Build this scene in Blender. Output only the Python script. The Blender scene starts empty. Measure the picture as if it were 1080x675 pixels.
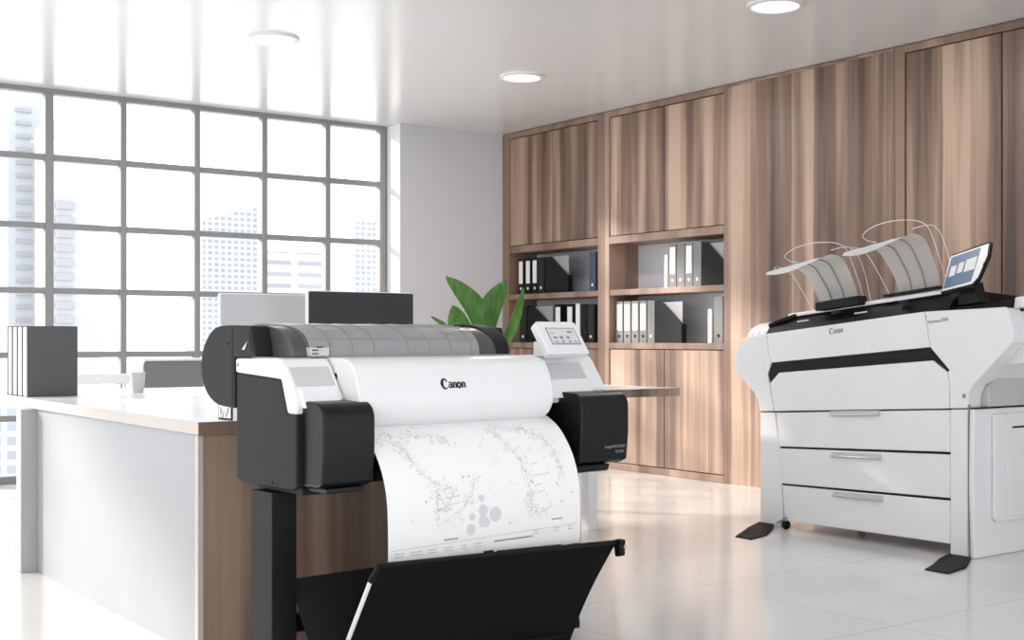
import bpy, bmesh, math, random
from mathutils import Vector, Matrix
random.seed(7)
C = bpy.context.scene.collection
S = bpy.context.scene
PI = math.pi

# ------------------------------------------------------------------ camera, sky, sun, exposure
cam = bpy.data.cameras.new('camera'); cam.sensor_width = 36; cam.lens = 44.4
cam.shift_y = 19.5 / 1080; cam.clip_end = 2000
co = bpy.data.objects.new('camera', cam); C.objects.link(co)
co.location = (0, 0, 1.0); co.rotation_euler = (PI / 2, 0, -math.atan(965 / 1332))
S.camera = co
S.view_settings.view_transform = 'Standard'; S.view_settings.look = 'None'
S.view_settings.gamma = 1; S.view_settings.exposure = 0.0
S.view_settings.use_curve_mapping = False

w = bpy.data.worlds.new('sky'); S.world = w; w.use_nodes = True
nt = w.node_tree; bg = nt.nodes['Background']
bg.inputs['Color'].default_value = (0.95, 0.98, 1.0, 1); bg.inputs['Strength'].default_value = 2.4
sun = bpy.data.lights.new('sun', 'SUN'); sun.energy = 7.5; sun.angle = math.radians(5); sun.color = (1.0, 0.90, 0.80)
so = bpy.data.objects.new('sun', sun); C.objects.link(so)
so.rotation_euler = Vector((0.56, -0.74, -0.372)).to_track_quat('-Z', 'Y').to_euler()
so.location = (-6, 14, 9)

# ------------------------------------------------------------------ materials
def setp(b, **k):
    for n, v in k.items():
        n = n.replace('_', ' ')
        if n in b.inputs: b.inputs[n].default_value = v
def mat(name, col, rough=0.5, metal=0.0, spec=0.5, coat=0.0, bump=0.0, vary=0.03, emis=None):
    m = bpy.data.materials.new(name); m.use_nodes = True; t = m.node_tree; b = t.nodes['Principled BSDF']
    b.inputs['Roughness'].default_value = rough; b.inputs['Metallic'].default_value = metal
    b.inputs['Specular IOR Level'].default_value = spec; b.inputs['Coat Weight'].default_value = coat
    b.inputs['Base Color'].default_value = (*col, 1)
    tc = t.nodes.new('ShaderNodeTexCoord'); no = t.nodes.new('ShaderNodeTexNoise')
    no.inputs['Scale'].default_value = 6; no.inputs['Detail'].default_value = 3
    t.links.new(tc.outputs['Object'], no.inputs['Vector'])
    mx = t.nodes.new('ShaderNodeMix'); mx.data_type = 'RGBA'
    mx.inputs[6].default_value = (*[c * (1 - vary) for c in col], 1); mx.inputs[7].default_value = (*[min(1, c * (1 + vary)) for c in col], 1)
    t.links.new(no.outputs['Fac'], mx.inputs[0]); t.links.new(mx.outputs[2], b.inputs['Base Color'])
    if bump:
        n2 = t.nodes.new('ShaderNodeTexNoise'); n2.inputs['Scale'].default_value = 400
        bp = t.nodes.new('ShaderNodeBump'); bp.inputs['Strength'].default_value = bump; bp.inputs['Distance'].default_value = 0.001
        t.links.new(tc.outputs['Object'], n2.inputs['Vector']); t.links.new(n2.outputs['Fac'], bp.inputs['Height']); t.links.new(bp.outputs['Normal'], b.inputs['Normal'])
    if emis:
        b.inputs['Emission Color'].default_value = (*col, 1); b.inputs['Emission Strength'].default_value = emis
    return m

def wood(name, dark, mid, light, rough=0.42, plank=5.5, vertical=True):
    m = bpy.data.materials.new(name); m.use_nodes = True; t = m.node_tree; b = t.nodes['Principled BSDF']
    L = t.links.new; N = t.nodes.new
    tc = N('ShaderNodeTexCoord'); oi = N('ShaderNodeObjectInfo'); sp = N('ShaderNodeSeparateXYZ'); L(tc.outputs['Object'], sp.inputs[0])
    ad = N('ShaderNodeMath'); L(sp.outputs[0], ad.inputs[0]); L(sp.outputs[1], ad.inputs[1])
    rn = N('ShaderNodeMath'); rn.operation = 'MULTIPLY_ADD'; L(oi.outputs['Random'], rn.inputs[0]); rn.inputs[1].default_value = 40; L(ad.outputs[0], rn.inputs[2])
    # slow sideways wander of the grain
    wn = N('ShaderNodeTexNoise'); wn.inputs['Scale'].default_value = 1.6; wn.inputs['Detail'].default_value = 2; L(tc.outputs['Object'], wn.inputs['Vector'])
    wa = N('ShaderNodeMath'); wa.operation = 'MULTIPLY_ADD'; L(wn.outputs['Fac'], wa.inputs[0]); wa.inputs[1].default_value = 0.022; L(rn.outputs[0], wa.inputs[2])
    def vec(src, sx, sz):
        c = N('ShaderNodeCombineXYZ'); a = N('ShaderNodeMath'); a.operation = 'MULTIPLY'; a.inputs[1].default_value = sx; L(src, a.inputs[0])
        z = N('ShaderNodeMath'); z.operation = 'MULTIPLY'; z.inputs[1].default_value = sz; L(sp.outputs[2], z.inputs[0])
        L(a.outputs[0], c.inputs[0]); L(z.outputs[0], c.inputs[2]); return c.outputs[0]
    def noise(v, d=2.0, dist=0.0):
        n = N('ShaderNodeTexNoise'); n.inputs['Scale'].default_value = 1; n.inputs['Detail'].default_value = d; n.inputs['Distortion'].default_value = dist; L(v, n.inputs['Vector']); return n.outputs['Fac']
    a = noise(vec(wa.outputs[0], 6.5, 0.28), 2.2, 0.15); f = noise(vec(wa.outputs[0], 55, 1.2), 4)
    pm = N('ShaderNodeMath'); pm.operation = 'MULTIPLY'; pm.inputs[1].default_value = plank; L(wa.outputs[0], pm.inputs[0])
    fl = N('ShaderNodeMath'); fl.operation = 'FLOOR'; L(pm.outputs[0], fl.inputs[0])
    wh = N('ShaderNodeTexWhiteNoise'); wh.noise_dimensions = '1D'; L(fl.outputs[0], wh.inputs['W'])
    def madd(x, k, y):
        n = N('ShaderNodeMath'); n.operation = 'MULTIPLY_ADD'; L(x, n.inputs[0]); n.inputs[1].default_value = k
        if hasattr(y, 'node'): L(y, n.inputs[2])
        else: n.inputs[2].default_value = y
        return n.outputs[0]
    v = madd(a, 1.35, -0.42); v = madd(f, 0.30, v); v = madd(wh.outputs['Value'], 0.34, v)
    cr = N('ShaderNodeValToRGB'); L(v, cr.inputs[0]); e = cr.color_ramp.elements
    e[0].position = 0.24; e[0].color = (*dark, 1); e[1].position = 0.80; e[1].color = (*light, 1)
    q = cr.color_ramp.elements.new(0.5); q.color = (*mid, 1)
    L(cr.outputs[0], b.inputs['Base Color']); b.inputs['Roughness'].default_value = rough
    bp = N('ShaderNodeBump'); bp.inputs['Strength'].default_value = 0.15; bp.inputs['Distance'].default_value = 0.002; L(f, bp.inputs['Height']); L(bp.outputs['Normal'], b.inputs['Normal'])
    return m

M = {}
M['white_plastic'] = mat('white_plastic', (0.86, 0.86, 0.87), 0.32, coat=0.15)
M['machine_white'] = mat('machine_white', (0.80, 0.80, 0.81), 0.36, coat=0.1)
M['pale_grey'] = mat('pale_grey_plastic', (0.60, 0.60, 0.61), 0.45)
M['mid_grey'] = mat('mid_grey_plastic', (0.30, 0.30, 0.31), 0.5)
M['arch_shade_grey'] = mat('arch_shaded_plastic', (0.50, 0.50, 0.51), 0.5)
M['charcoal'] = mat('charcoal_plastic', (0.019, 0.019, 0.0195), 0.5, spec=0.16, bump=0.1)
M['block'] = mat('ink_cover_plastic', (0.0075, 0.008, 0.009), 0.36, spec=0.24, bump=0.08)
M['black'] = mat('black_plastic', (0.006, 0.006, 0.0065), 0.45, spec=0.2)
M['fabric'] = mat('black_fabric', (0.016, 0.016, 0.017), 0.85, bump=0.5, vary=0.15, spec=0.2)
M['rubber'] = mat('dark_rubber', (0.007, 0.0065, 0.0065), 0.6, spec=0.15)
M['chrome'] = mat('brushed_metal', (0.62, 0.62, 0.64), 0.3, 0.9)
M['white_metal'] = mat('white_metal', (0.8, 0.8, 0.8), 0.4)
M['leg_grey'] = mat('grey_leg', (0.42, 0.42, 0.43), 0.4)
M['paper'] = mat('plotter_paper', (0.93, 0.93, 0.93), 0.75, vary=0.005)
M['ink'] = mat('grey_plot_ink', (0.48, 0.48, 0.5), 0.8, vary=0.2)
M['ink_pale'] = mat('pale_plot_ink', (0.70, 0.70, 0.72), 0.8, vary=0.1)
M['ink_dark'] = mat('black_plot_ink', (0.12, 0.12, 0.13), 0.8)
M['logo'] = mat('logo_black', (0.015, 0.015, 0.018), 0.4)
M['logo_grey'] = mat('logo_grey', (0.30, 0.30, 0.32), 0.5)
M['lamp'] = mat('lamp_diffuser', (1.0, 0.98, 0.95), 0.5, emis=2.5)
M['lamp_ring'] = mat('lamp_ring', (0.72, 0.72, 0.73), 0.4)
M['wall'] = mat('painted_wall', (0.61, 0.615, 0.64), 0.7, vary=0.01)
M['column'] = mat('lit_wall_side', (0.80, 0.80, 0.81), 0.7, vary=0.01)
M['ceiling'] = mat('gloss_ceiling', (0.75, 0.75, 0.76), 0.20, vary=0.01, spec=0.34)
M['frame'] = mat('grey_window_frame', (0.26, 0.265, 0.275), 0.45)
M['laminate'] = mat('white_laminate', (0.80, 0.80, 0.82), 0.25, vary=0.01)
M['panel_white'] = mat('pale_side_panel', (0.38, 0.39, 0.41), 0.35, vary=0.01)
M['edge_beige'] = mat('beige_edge', (0.60, 0.55, 0.51), 0.45)
M['shelf_back'] = mat('pale_shelf_back', (0.62, 0.65, 0.70), 0.6)
M['leaf'] = None
M['binder_black'] = mat('binder_black', (0.010, 0.010, 0.0105), 0.55, spec=0.2)
M['binder_olive'] = mat('binder_dark_green_grey', (0.022, 0.025, 0.024), 0.55, spec=0.2)
M['binder_grey'] = mat('binder_grey', (0.19, 0.19, 0.19), 0.5)
M['binder_blue'] = mat('binder_navy', (0.045, 0.06, 0.10), 0.5)
M['binder_slate'] = mat('binder_slate', (0.085, 0.085, 0.09), 0.5)
M['label_white'] = mat('label_white', (0.78, 0.78, 0.77), 0.6)
M['book_white'] = mat('book_white', (0.78, 0.78, 0.8), 0.6)
M['silver'] = mat('silver_shell', (0.50, 0.50, 0.52), 0.38, 0.35)
M['screen_dark'] = mat('dark_screen', (0.035, 0.035, 0.038), 0.35, spec=0.3)
M['mesh_grey'] = mat('chair_mesh', (0.20, 0.20, 0.21), 0.7)
M['pot'] = mat('glazed_pot', (0.7, 0.7, 0.7), 0.4)
M['soil'] = mat('soil', (0.05, 0.035, 0.025), 0.9, vary=0.4)
M['walnut'] = wood('walnut', (0.062, 0.034, 0.024), (0.205, 0.125, 0.090), (0.47, 0.335, 0.25))
M['walnut_rail'] = wood('walnut_rail', (0.17, 0.102, 0.074), (0.23, 0.145, 0.107), (0.34, 0.23, 0.175), plank=3)
M['walnut_desk'] = wood('walnut_desk', (0.10, 0.062, 0.045), (0.22, 0.14, 0.10), (0.40, 0.285, 0.21))

def leafmat():
    m = bpy.data.materials.new('leaf_green'); m.use_nodes = True; t = m.node_tree; b = t.nodes['Principled BSDF']
    tc = t.nodes.new('ShaderNodeTexCoord'); wv = t.nodes.new('ShaderNodeTexNoise'); wv.inputs['Scale'].default_value = 14
    mp = t.nodes.new('ShaderNodeMapping'); mp.inputs['Scale'].default_value = (3, 3, .6)
    t.links.new(tc.outputs['Object'], mp.inputs[0]); t.links.new(mp.outputs[0], wv.inputs['Vector'])
    cr = t.nodes.new('ShaderNodeValToRGB'); t.links.new(wv.outputs['Fac'], cr.inputs[0])
    cr.color_ramp.elements[0].position = .3; cr.color_ramp.elements[0].color = (0.02, 0.085, 0.03, 1)
    cr.color_ramp.elements[1].position = .7; cr.color_ramp.elements[1].color = (0.12, 0.27, 0.09, 1)
    t.links.new(cr.outputs[0], b.inputs['Base Color']); b.inputs['Roughness'].default_value = .4
    tr = t.nodes.new('ShaderNodeBsdfTranslucent'); tr.inputs[0].default_value = (0.25, 0.5, 0.1, 1)
    mx = t.nodes.new('ShaderNodeMixShader'); mx.inputs[0].default_value = .3
    t.links.new(b.outputs[0], mx.inputs[1]); t.links.new(tr.outputs[0], mx.inputs[2]); t.links.new(mx.outputs[0], t.nodes['Material Output'].inputs[0])
    return m
M['leaf'] = leafmat()

def seethrough(name, col, alpha, rough=0.2):
    m = bpy.data.materials.new(name); m.use_nodes = True; t = m.node_tree; b = t.nodes['Principled BSDF']
    b.inputs['Base Color'].default_value = (*col, 1); b.inputs['Roughness'].default_value = rough; b.inputs['Alpha'].default_value = alpha
    return m
M['smoky'] = seethrough('smoky_cover', (0.42, 0.42, 0.43), 0.66, 0.25)
M['smoky_dark'] = seethrough('smoky_dark_cover', (0.09, 0.09, 0.095), 0.82, 0.3)
M['tray_sheet'] = seethrough('frosted_tray', (0.74, 0.75, 0.74), 0.74, 0.35)
M['glass_cup'] = seethrough('frosted_glass', (0.66, 0.66, 0.67), 0.8, 0.25)
def glass():
    m = bpy.data.materials.new('window_glass'); m.use_nodes = True; t = m.node_tree
    for n in list(t.nodes):
        if n.type != 'OUTPUT_MATERIAL': t.nodes.remove(n)
    tr = t.nodes.new('ShaderNodeBsdfTransparent'); tr.inputs[0].default_value = (.97, .975, .98, 1)
    gl = t.nodes.new('ShaderNodeBsdfGlossy'); gl.inputs['Roughness'].default_value = .02
    fr = t.nodes.new('ShaderNodeFresnel'); fr.inputs[0].default_value = 1.15
    mx = t.nodes.new('ShaderNodeMixShader')
    t.links.new(fr.outputs[0], mx.inputs[0]); t.links.new(tr.outputs[0], mx.inputs[1]); t.links.new(gl.outputs[0], mx.inputs[2])
    t.links.new(mx.outputs[0], t.nodes['Material Output'].inputs[0]); return m
M['glass'] = glass()

def tiles():
    m = bpy.data.materials.new('polished_floor_tiles'); m.use_nodes = True; t = m.node_tree; b = t.nodes['Principled BSDF']
    L = t.links.new; N = t.nodes.new
    tc = N('ShaderNodeTexCoord'); sp = N('ShaderNodeSeparateXYZ'); L(tc.outputs['Object'], sp.inputs[0])
    def line(sock, off):
        a = N('ShaderNodeMath'); a.operation = 'SUBTRACT'; L(sock, a.inputs[0]); a.inputs[1].default_value = off
        p = N('ShaderNodeMath'); p.operation = 'PINGPONG'; L(a.outputs[0], p.inputs[0]); p.inputs[1].default_value = .45
        c = N('ShaderNodeMath'); c.operation = 'LESS_THAN'; L(p.outputs[0], c.inputs[0]); c.inputs[1].default_value = .0028; return c.outputs[0]
    mxn = N('ShaderNodeMath'); mxn.operation = 'MAXIMUM'; L(line(sp.outputs[0], 3.65), mxn.inputs[0]); L(line(sp.outputs[1], 3.68), mxn.inputs[1])
    no = N('ShaderNodeTexNoise'); no.inputs['Scale'].default_value = 1.3; no.inputs['Detail'].default_value = 5; L(tc.outputs['Object'], no.inputs['Vector'])
    c1 = N('ShaderNodeMix'); c1.data_type = 'RGBA'; c1.inputs[6].default_value = (.68, .675, .67, 1); c1.inputs[7].default_value = (.74, .735, .73, 1); L(no.outputs['Fac'], c1.inputs[0])
    c2 = N('ShaderNodeMix'); c2.data_type = 'RGBA'; c2.inputs[7].default_value = (.52, .50, .49, 1); L(c1.outputs[2], c2.inputs[6]); L(mxn.outputs[0], c2.inputs[0])
    L(c2.outputs[2], b.inputs['Base Color']); b.inputs['Roughness'].default_value = .14; b.inputs['Specular IOR Level'].default_value = .55
    return m
M['tiles'] = tiles()

def facade(name, wall, win, sx, sz, gap=.35):
    m = bpy.data.materials.new(name); m.use_nodes = True; t = m.node_tree; b = t.nodes['Principled BSDF']
    tc = t.nodes.new('ShaderNodeTexCoord'); mp = t.nodes.new('ShaderNodeMapping'); mp.inputs['Rotation'].default_value = (PI / 2, 0, 0)
    br = t.nodes.new('ShaderNodeTexBrick'); br.offset = 0; br.inputs['Color1'].default_value = (*win, 1)
    br.inputs['Color2'].default_value = (*[c * .85 for c in win], 1); br.inputs['Mortar'].default_value = (*wall, 1)
    br.inputs['Scale'].default_value = 1; br.inputs['Brick Width'].default_value = sx; br.inputs['Row Height'].default_value = sz
    br.inputs['Mortar Size'].default_value = gap; br.inputs['Mortar Smooth'].default_value = 0
    t.links.new(tc.outputs['Object'], mp.inputs[0]); t.links.new(mp.outputs[0], br.inputs['Vector'])
    t.links.new(br.outputs[0], b.inputs['Base Color']); b.inputs['Roughness'].default_value = .8
    return m

# ------------------------------------------------------------------ mesh helpers
def box(bm, x0, x1, y0, y1, z0, z1, mi=0):
    v = [bm.verts.new((x, y, z)) for x in (x0, x1) for y in (y0, y1) for z in (z0, z1)]
    for f in ((0, 1, 3, 2), (4, 6, 7, 5), (0, 4, 5, 1), (2, 3, 7, 6), (0, 2, 6, 4), (1, 5, 7, 3)):
        fc = bm.faces.new([v[i] for i in f]); fc.material_index = mi
    return v
def prism(bm, pts, axis, a, b, mi=0):
    """extrude a 2D polygon; axis x: pts are (y,z); axis y: (x,z); axis z: (x,y)"""
    def P(p, t):
        return {'x': (t, p[0], p[1]), 'y': (p[0], t, p[1]), 'z': (p[0], p[1], t)}[axis]
    A = [bm.verts.new(P(p, a)) for p in pts]; B = [bm.verts.new(P(p, b)) for p in pts]; n = len(pts)
    fs = [bm.faces.new(A), bm.faces.new(B[::-1])]
    for i in range(n): fs.append(bm.faces.new((A[i], B[i], B[(i + 1) % n], A[(i + 1) % n])))
    for f in fs: f.material_index = mi
    return A + B
def sheet(bm, prof, a, b, th, axis='x', nseg=1):
    """a curved sheet with thickness: prof is an open line of (y,z) points, swept from a to b along x"""
    n = len(prof); nrm = []
    for i in range(n):
        p = Vector(prof[max(i - 1, 0)]); q = Vector(prof[min(i + 1, n - 1)]); d = (q - p).normalized(); nrm.append(Vector((-d.y, d.x)))
    back = [(prof[i][0] + nrm[i].x * th, prof[i][1] + nrm[i].y * th) for i in range(n)]
    loop = list(prof) + back[::-1]
    xs = [a + (b - a) * k / nseg for k in range(nseg + 1)]
    rows = [[bm.verts.new((x, p[0], p[1])) for p in loop] for x in xs]
    m = len(loop)
    for k in range(nseg):
        for i in range(m): bm.faces.new((rows[k][i], rows[k + 1][i], rows[k + 1][(i + 1) % m], rows[k][(i + 1) % m]))
    for r in (rows[0], rows[-1]):
        for i in range(n - 1): bm.faces.new((r[i], r[i + 1], r[m - 2 - i], r[m - 1 - i]))
def smoothline(pts, k=6):
    out = []; n = len(pts)
    for i in range(n - 1):
        p0 = Vector(pts[max(i - 1, 0)]); p1 = Vector(pts[i]); p2 = Vector(pts[i + 1]); p3 = Vector(pts[min(i + 2, n - 1)])
        for j in range(k):
            t = j / k
            out.append(tuple(0.5 * ((2 * p1) + (p2 - p0) * t + (2 * p0 - 5 * p1 + 4 * p2 - p3) * t * t + (3 * p1 - p0 - 3 * p2 + p3) * t ** 3)))
    out.append(tuple(pts[-1])); return out
def tube(bm, pts, r, n=8):
    rings = []; pts = [Vector(p) for p in pts]; up = None
    for i, p in enumerate(pts):
        d = (pts[min(i + 1, len(pts) - 1)] - pts[max(i - 1, 0)]).normalized()
        if up is None: up = Vector((0, 0, 1)) if abs(d.z) < .9 else Vector((1, 0, 0))
        s = d.cross(up).normalized(); up = s.cross(d).normalized()
        rings.append([bm.verts.new(p + (s * math.cos(2 * PI * k / n) + up * math.sin(2 * PI * k / n)) * r) for k in range(n)])
    for a, b in zip(rings, rings[1:]):
        for k in range(n): bm.faces.new((a[k], a[(k + 1) % n], b[(k + 1) % n], b[k]))
    bm.faces.new(rings[0][::-1]); bm.faces.new(rings[-1])
def lathe(bm, prof, n=32, c=(0, 0, 0), axis='z'):
    def P(r, h, a):
        x, y = r * math.cos(a), r * math.sin(a)
        return {'z': (c[0] + x, c[1] + y, c[2] + h), 'x': (c[0] + h, c[1] + x, c[2] + y), 'y': (c[0] + x, c[1] + h, c[2] + y)}[axis]
    rings = [[bm.verts.new(P(r, h, 2 * PI * k / n)) for k in range(n)] for r, h in prof]
    for a, b in zip(rings, rings[1:]):
        for k in range(n): bm.faces.new((a[k], a[(k + 1) % n], b[(k + 1) % n], b[k]))
    if prof[0][0] > 1e-5: bm.faces.new(rings[0][::-1])
    if prof[-1][0] > 1e-5: bm.faces.new(rings[-1])
    bmesh.ops.remove_doubles(bm, verts=bm.verts, dist=1e-6)
def rrect(x0, x1, z0, z1, r, n=5):
    out = []
    for cx, cz, a0 in ((x1 - r, z1 - r, 0), (x0 + r, z1 - r, 90), (x0 + r, z0 + r, 180), (x1 - r, z0 + r, 270)):
        for k in range(n + 1):
            a = math.radians(a0 + 90 * k / n); out.append((cx + r * math.cos(a), cz + r * math.sin(a)))
    return out
def obj(name, bm, m, parent=None, bevel=0, seg=2, warp=None, loc=None, solid=None):
    bmesh.ops.recalc_face_normals(bm, faces=bm.faces)
    if warp:
        for v in bm.verts: v.co = warp(v.co)
    for f in bm.faces: f.smooth = True
    for e in bm.edges:
        if len(e.link_faces) == 2 and e.calc_face_angle(0) > math.radians(32): e.smooth = False
    me = bpy.data.meshes.new(name); bm.to_mesh(me); bm.free()
    for mm in (m if isinstance(m, (list, tuple)) else [m]): me.materials.append(mm)
    o = bpy.data.objects.new(name, me); C.objects.link(o)
    if parent: o.parent = parent
    if loc: o.location = loc
    if bevel:
        b = o.modifiers.new('bevel', 'BEVEL'); b.width = bevel; b.segments = seg; b.limit_method = 'ANGLE'; b.angle_limit = math.radians(40)
        b.harden_normals = True
    return o
def tag(o, label, cat, group=None, kind=None):
    if label: o['label'] = label
    if cat: o['category'] = cat
    if group: o['group'] = group
    if kind: o['kind'] = kind
    return o
def thing(name, label, cat, loc=(0, 0, 0), rz=0, group=None):
    o = bpy.data.objects.new(name, None); C.objects.link(o); o.empty_display_size = .1
    o.location = loc; o.rotation_euler = (0, 0, rz); return tag(o, label, cat, group)
def struct(o): o['kind'] = 'structure'; return o
def B(): return bmesh.new()
def lettering(name, body, size, m, parent, frame, bold=0.0, warp=None, shear=0.0):
    """frame = (origin, right, up); letters become a thin mesh"""
    cu = bpy.data.curves.new(name, 'FONT'); cu.body = body; cu.size = size; cu.offset = bold; cu.extrude = 0.0003; cu.shear = shear; cu.resolution_u = 3
    t = bpy.data.objects.new(name, cu); C.objects.link(t); dg = bpy.context.evaluated_depsgraph_get()
    me = bpy.data.meshes.new_from_object(t.evaluated_get(dg)); bpy.data.objects.remove(t)
    o0, r, u = [Vector(x) for x in frame]; r.normalize(); u.normalize(); n = r.cross(u)
    for v in me.vertices:
        p = o0 + r * v.co.x + u * v.co.y + n * v.co.z; v.co = warp(p) if warp else p
    me.materials.clear(); me.materials.append(m)
    o = bpy.data.objects.new(name, me); C.objects.link(o); o.parent = parent; return o

# ------------------------------------------------------------------ the room
bm = B(); box(bm, -4.0, 6.75, -3.0, 9.16, -.1, 0); struct(obj('floor', bm, M['tiles']))
bm = B(); box(bm, -4.0, 6.75, -3.0, 9.16, 2.75, 2.95); struct(obj('ceiling', bm, M['ceiling']))
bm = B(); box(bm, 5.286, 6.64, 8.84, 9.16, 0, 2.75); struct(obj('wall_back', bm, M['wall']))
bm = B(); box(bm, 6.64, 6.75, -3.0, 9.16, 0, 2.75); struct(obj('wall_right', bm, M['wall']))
# column reveal strip (paler colour puts window light on the back wall's side)
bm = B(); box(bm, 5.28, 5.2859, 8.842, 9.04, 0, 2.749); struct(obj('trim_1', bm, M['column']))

# the window wall
cols = [5.256 - .006, 4.744, 4.195, 3.648, 3.09, 2.565, 2.02, 1.47, .92, .37, -.18, -.73, -1.28, -1.83, -2.38, -2.93, -3.48, -3.97]
rows = [2.27, 1.79, 1.335, .885, .447, .03]
bm = B(); box(bm, -4.0, 5.286, 9.06, 9.14, 2.715, 2.75); box(bm, -4.0, 5.286, 9.06, 9.14, 0, .05)
wf = struct(obj('window_1', bm, M['frame'], bevel=.003))
for i, x in enumerate(cols):
    h = .029 if x in (2.565, 5.25) else .022
    bm = B(); box(bm, x - h, min(x + h, 5.2855), 9.055, 9.13, .05, 2.715); obj('window_mullion', bm, M['frame'], wf, bevel=.003)
for z in rows[:5]:
    bm = B(); box(bm, -4.0, 5.24, 9.066, 9.125, z - .021, z + .021); obj('window_transom', bm, M['frame'], wf, bevel=.003)
bm = B(); box(bm, -4.0, 5.286, 9.09, 9.096, .05, 2.715); obj('window_glass', bm, M['glass'], wf)

# ------------------------------------------------------------------ buildings outside
def tower(label, x0, x1, Y, ztop, depth, m, slant=0, bands=None):
    t = thing('office_tower', label, 'building', ((x0 + x1) / 2, Y, -45), 0)
    hw = (x1 - x0) / 2; zt = ztop + 45
    bm = B(); prism(bm, [(-hw, 0), (hw, 0), (hw, zt + slant), (-hw, zt)], 'y', 0, depth)
    obj('tower_body', bm, m, t, loc=(0, 0, 0))
    if bands:
        for z in bands[2]:
            bm = B(); box(bm, -hw + bands[0], -hw + bands[1], -bands[3], 0, z + 45, z + 45 + bands[4]); obj('balcony', bm, bands[5], t)
    return t
F1 = facade('facade_pale_grid', (.50, .51, .53), (.36, .38, .41), 3.0, 2.6, .5)  # washed-out greys: outdoor haze is put into the facade and balcony colours
F2 = facade('facade_dense_grid', (.46, .47, .49), (.33, .34, .36), 1.9, 1.6, .4)
F3 = facade('facade_bands', (.52, .53, .55), (.36, .37, .40), 30, 4.2, 1.3)
F4 = mat('facade_render', (.47, .48, .50), .8)
F5 = mat('balcony_grey', (.36, .36, .38), .8)
import math as _m
def onY(px, Y):
    a = _m.atan(965 / 1332); u = (px - 540) / 1332; d = Y / (_m.cos(a) - u * _m.sin(a)); return d * (_m.sin(a) + u * _m.cos(a)), d
TW = [('pale slab tower with small balconies, farthest left outside the window', 8, 45, 300, 100, 12, F4, 0),
      ('pale tower with long grey balcony bands, second from the left outside', 56, 106, 280, 130, 14, F4, 0),
      ('grey gridded tower with slanted roof, behind the silver monitor', 214, 276, 330, 233, 12, F2, 4.5),
      ('low pale banded block outside, right of the slanted gridded tower', 279, 341, 420, 266, 14, F3, 0),
      ('small distant pale tower outside the rightmost window column', 374, 398, 520, 234, 14, F1, 0),
      ('low gridded block outside, seen beneath the left end of the desk', -60, 30, 240, 425, 30, F1, 0)]
for i, (lb, a, b, Y, yt, dep, m, sl) in enumerate(TW):
    xa, da = onY(a, Y); xb, db = onY(b, Y); zt = 1 + (357 - yt) * (da + db) / 2 / 1332
    bands = None
    if i == 1: bands = (.5, 4.4, [zt - 19 - 3.1 * k for k in range(17)], .8, 1.5, F5)
    if i == 0: bands = (1.8, 5.2, [zt - 4 - 3.0 * k for k in range(24)], .7, .7, F5)
    tower(lb, xa, xb, Y, zt, dep, m, sl, bands)

# ------------------------------------------------------------------ ceiling downlights
def downlight(x, y, label):
    t = thing('ceiling_downlight', label, 'ceiling light', (x, y, 2.75), 0)
    bm = B(); lathe(bm, [(.118, -.002), (.125, -.016), (.146, -.012), (.149, 0)], 40); obj('trim_ring', bm, M['lamp_ring'], t)
    bm = B(); lathe(bm, [(0.0001, -.008), (.123, -.008), (.123, -.001), (.0001, -.001)], 40); obj('diffuser', bm, M['lamp'], t)
    l = bpy.data.lights.new('downlight_lamp', 'AREA'); l.shape = 'DISK'; l.size = .24; l.energy = 14; l.color = (1, .96, .9)
    lo = bpy.data.objects.new('downlight_lamp', l); C.objects.link(lo); lo.parent = t; lo.location = (0, 0, -.02)
    return t
downlight(3.19, 6.77, 'round white ceiling downlight nearest the window')
downlight(5.0, 6.79, 'round white ceiling downlight near the bookcase corner')
downlight(5.0, 4.55, 'round white ceiling downlight at the top edge, above the wooden wall')

# ------------------------------------------------------------------ wooden cabinet wall (face at X=6.3)
XF = 6.30; XB = 6.63
def rail(name, x0, x1, y0, y1, z0, z1, parent, m='walnut_rail', bev=.003):
    bm = B(); box(bm, x0, x1, y0, y1, z0, z1); return obj(name, bm, M[m], parent, bevel=bev)
def bookcase(name, label, ya, yb, yl, yr):
    """ya>yb: left/right outer limits; yl>yr: the opening's limits"""
    t = thing(name, label, 'cabinet', (0, 0, 0))
    rail('side_panel', XF, XB, yl, ya, 0, 2.745, t); rail('side_panel', XF, XB, yb, yr, 0, 2.745, t)
    rail('top_rail', XF, XB, yr, yl, 2.70, 2.745, t); rail('plinth', XF, XB, yr, yl, 0, .05, t)
    rail('shelf', XF, XB, yr, yl, 1.725, 1.782, t); rail('shelf', XF + .005, XB - .03, yr, yl, 1.329, 1.373, t); rail('shelf', XF, XB, yr, yl, .922, .967, t)
    bm = B(); box(bm, XB - .03, XB, yr, yl, .967, 1.725); obj('back_panel', bm, M['shelf_back'], t)
    mid = (yl + yr) / 2
    for z0, z1 in ((1.788, 2.694), (.056, .916)):
        for a, b in ((mid + .003, yl - .005), (yr + .005, mid - .003)):
            bm = B(); box(bm, XF + .008, XF + .028, a, b, z0, z1); obj('door', bm, M['walnut'], t, bevel=.0015)
        bm = B(); box(bm, XF + .03, XB, yr, yl, z0 - .004, z1 + .004); obj('carcass', bm, M['black'], t)
    return t
bookcase('bookcase_cabinet', 'walnut bookcase cabinet at the left end of the wooden wall, beside the corner', 8.835, 7.485, 8.74, 7.56)
bookcase('bookcase_cabinet', 'middle walnut bookcase cabinet, between the left bookcase and the wide wall panel', 7.482, 6.17, 7.425, 6.205)
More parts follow.
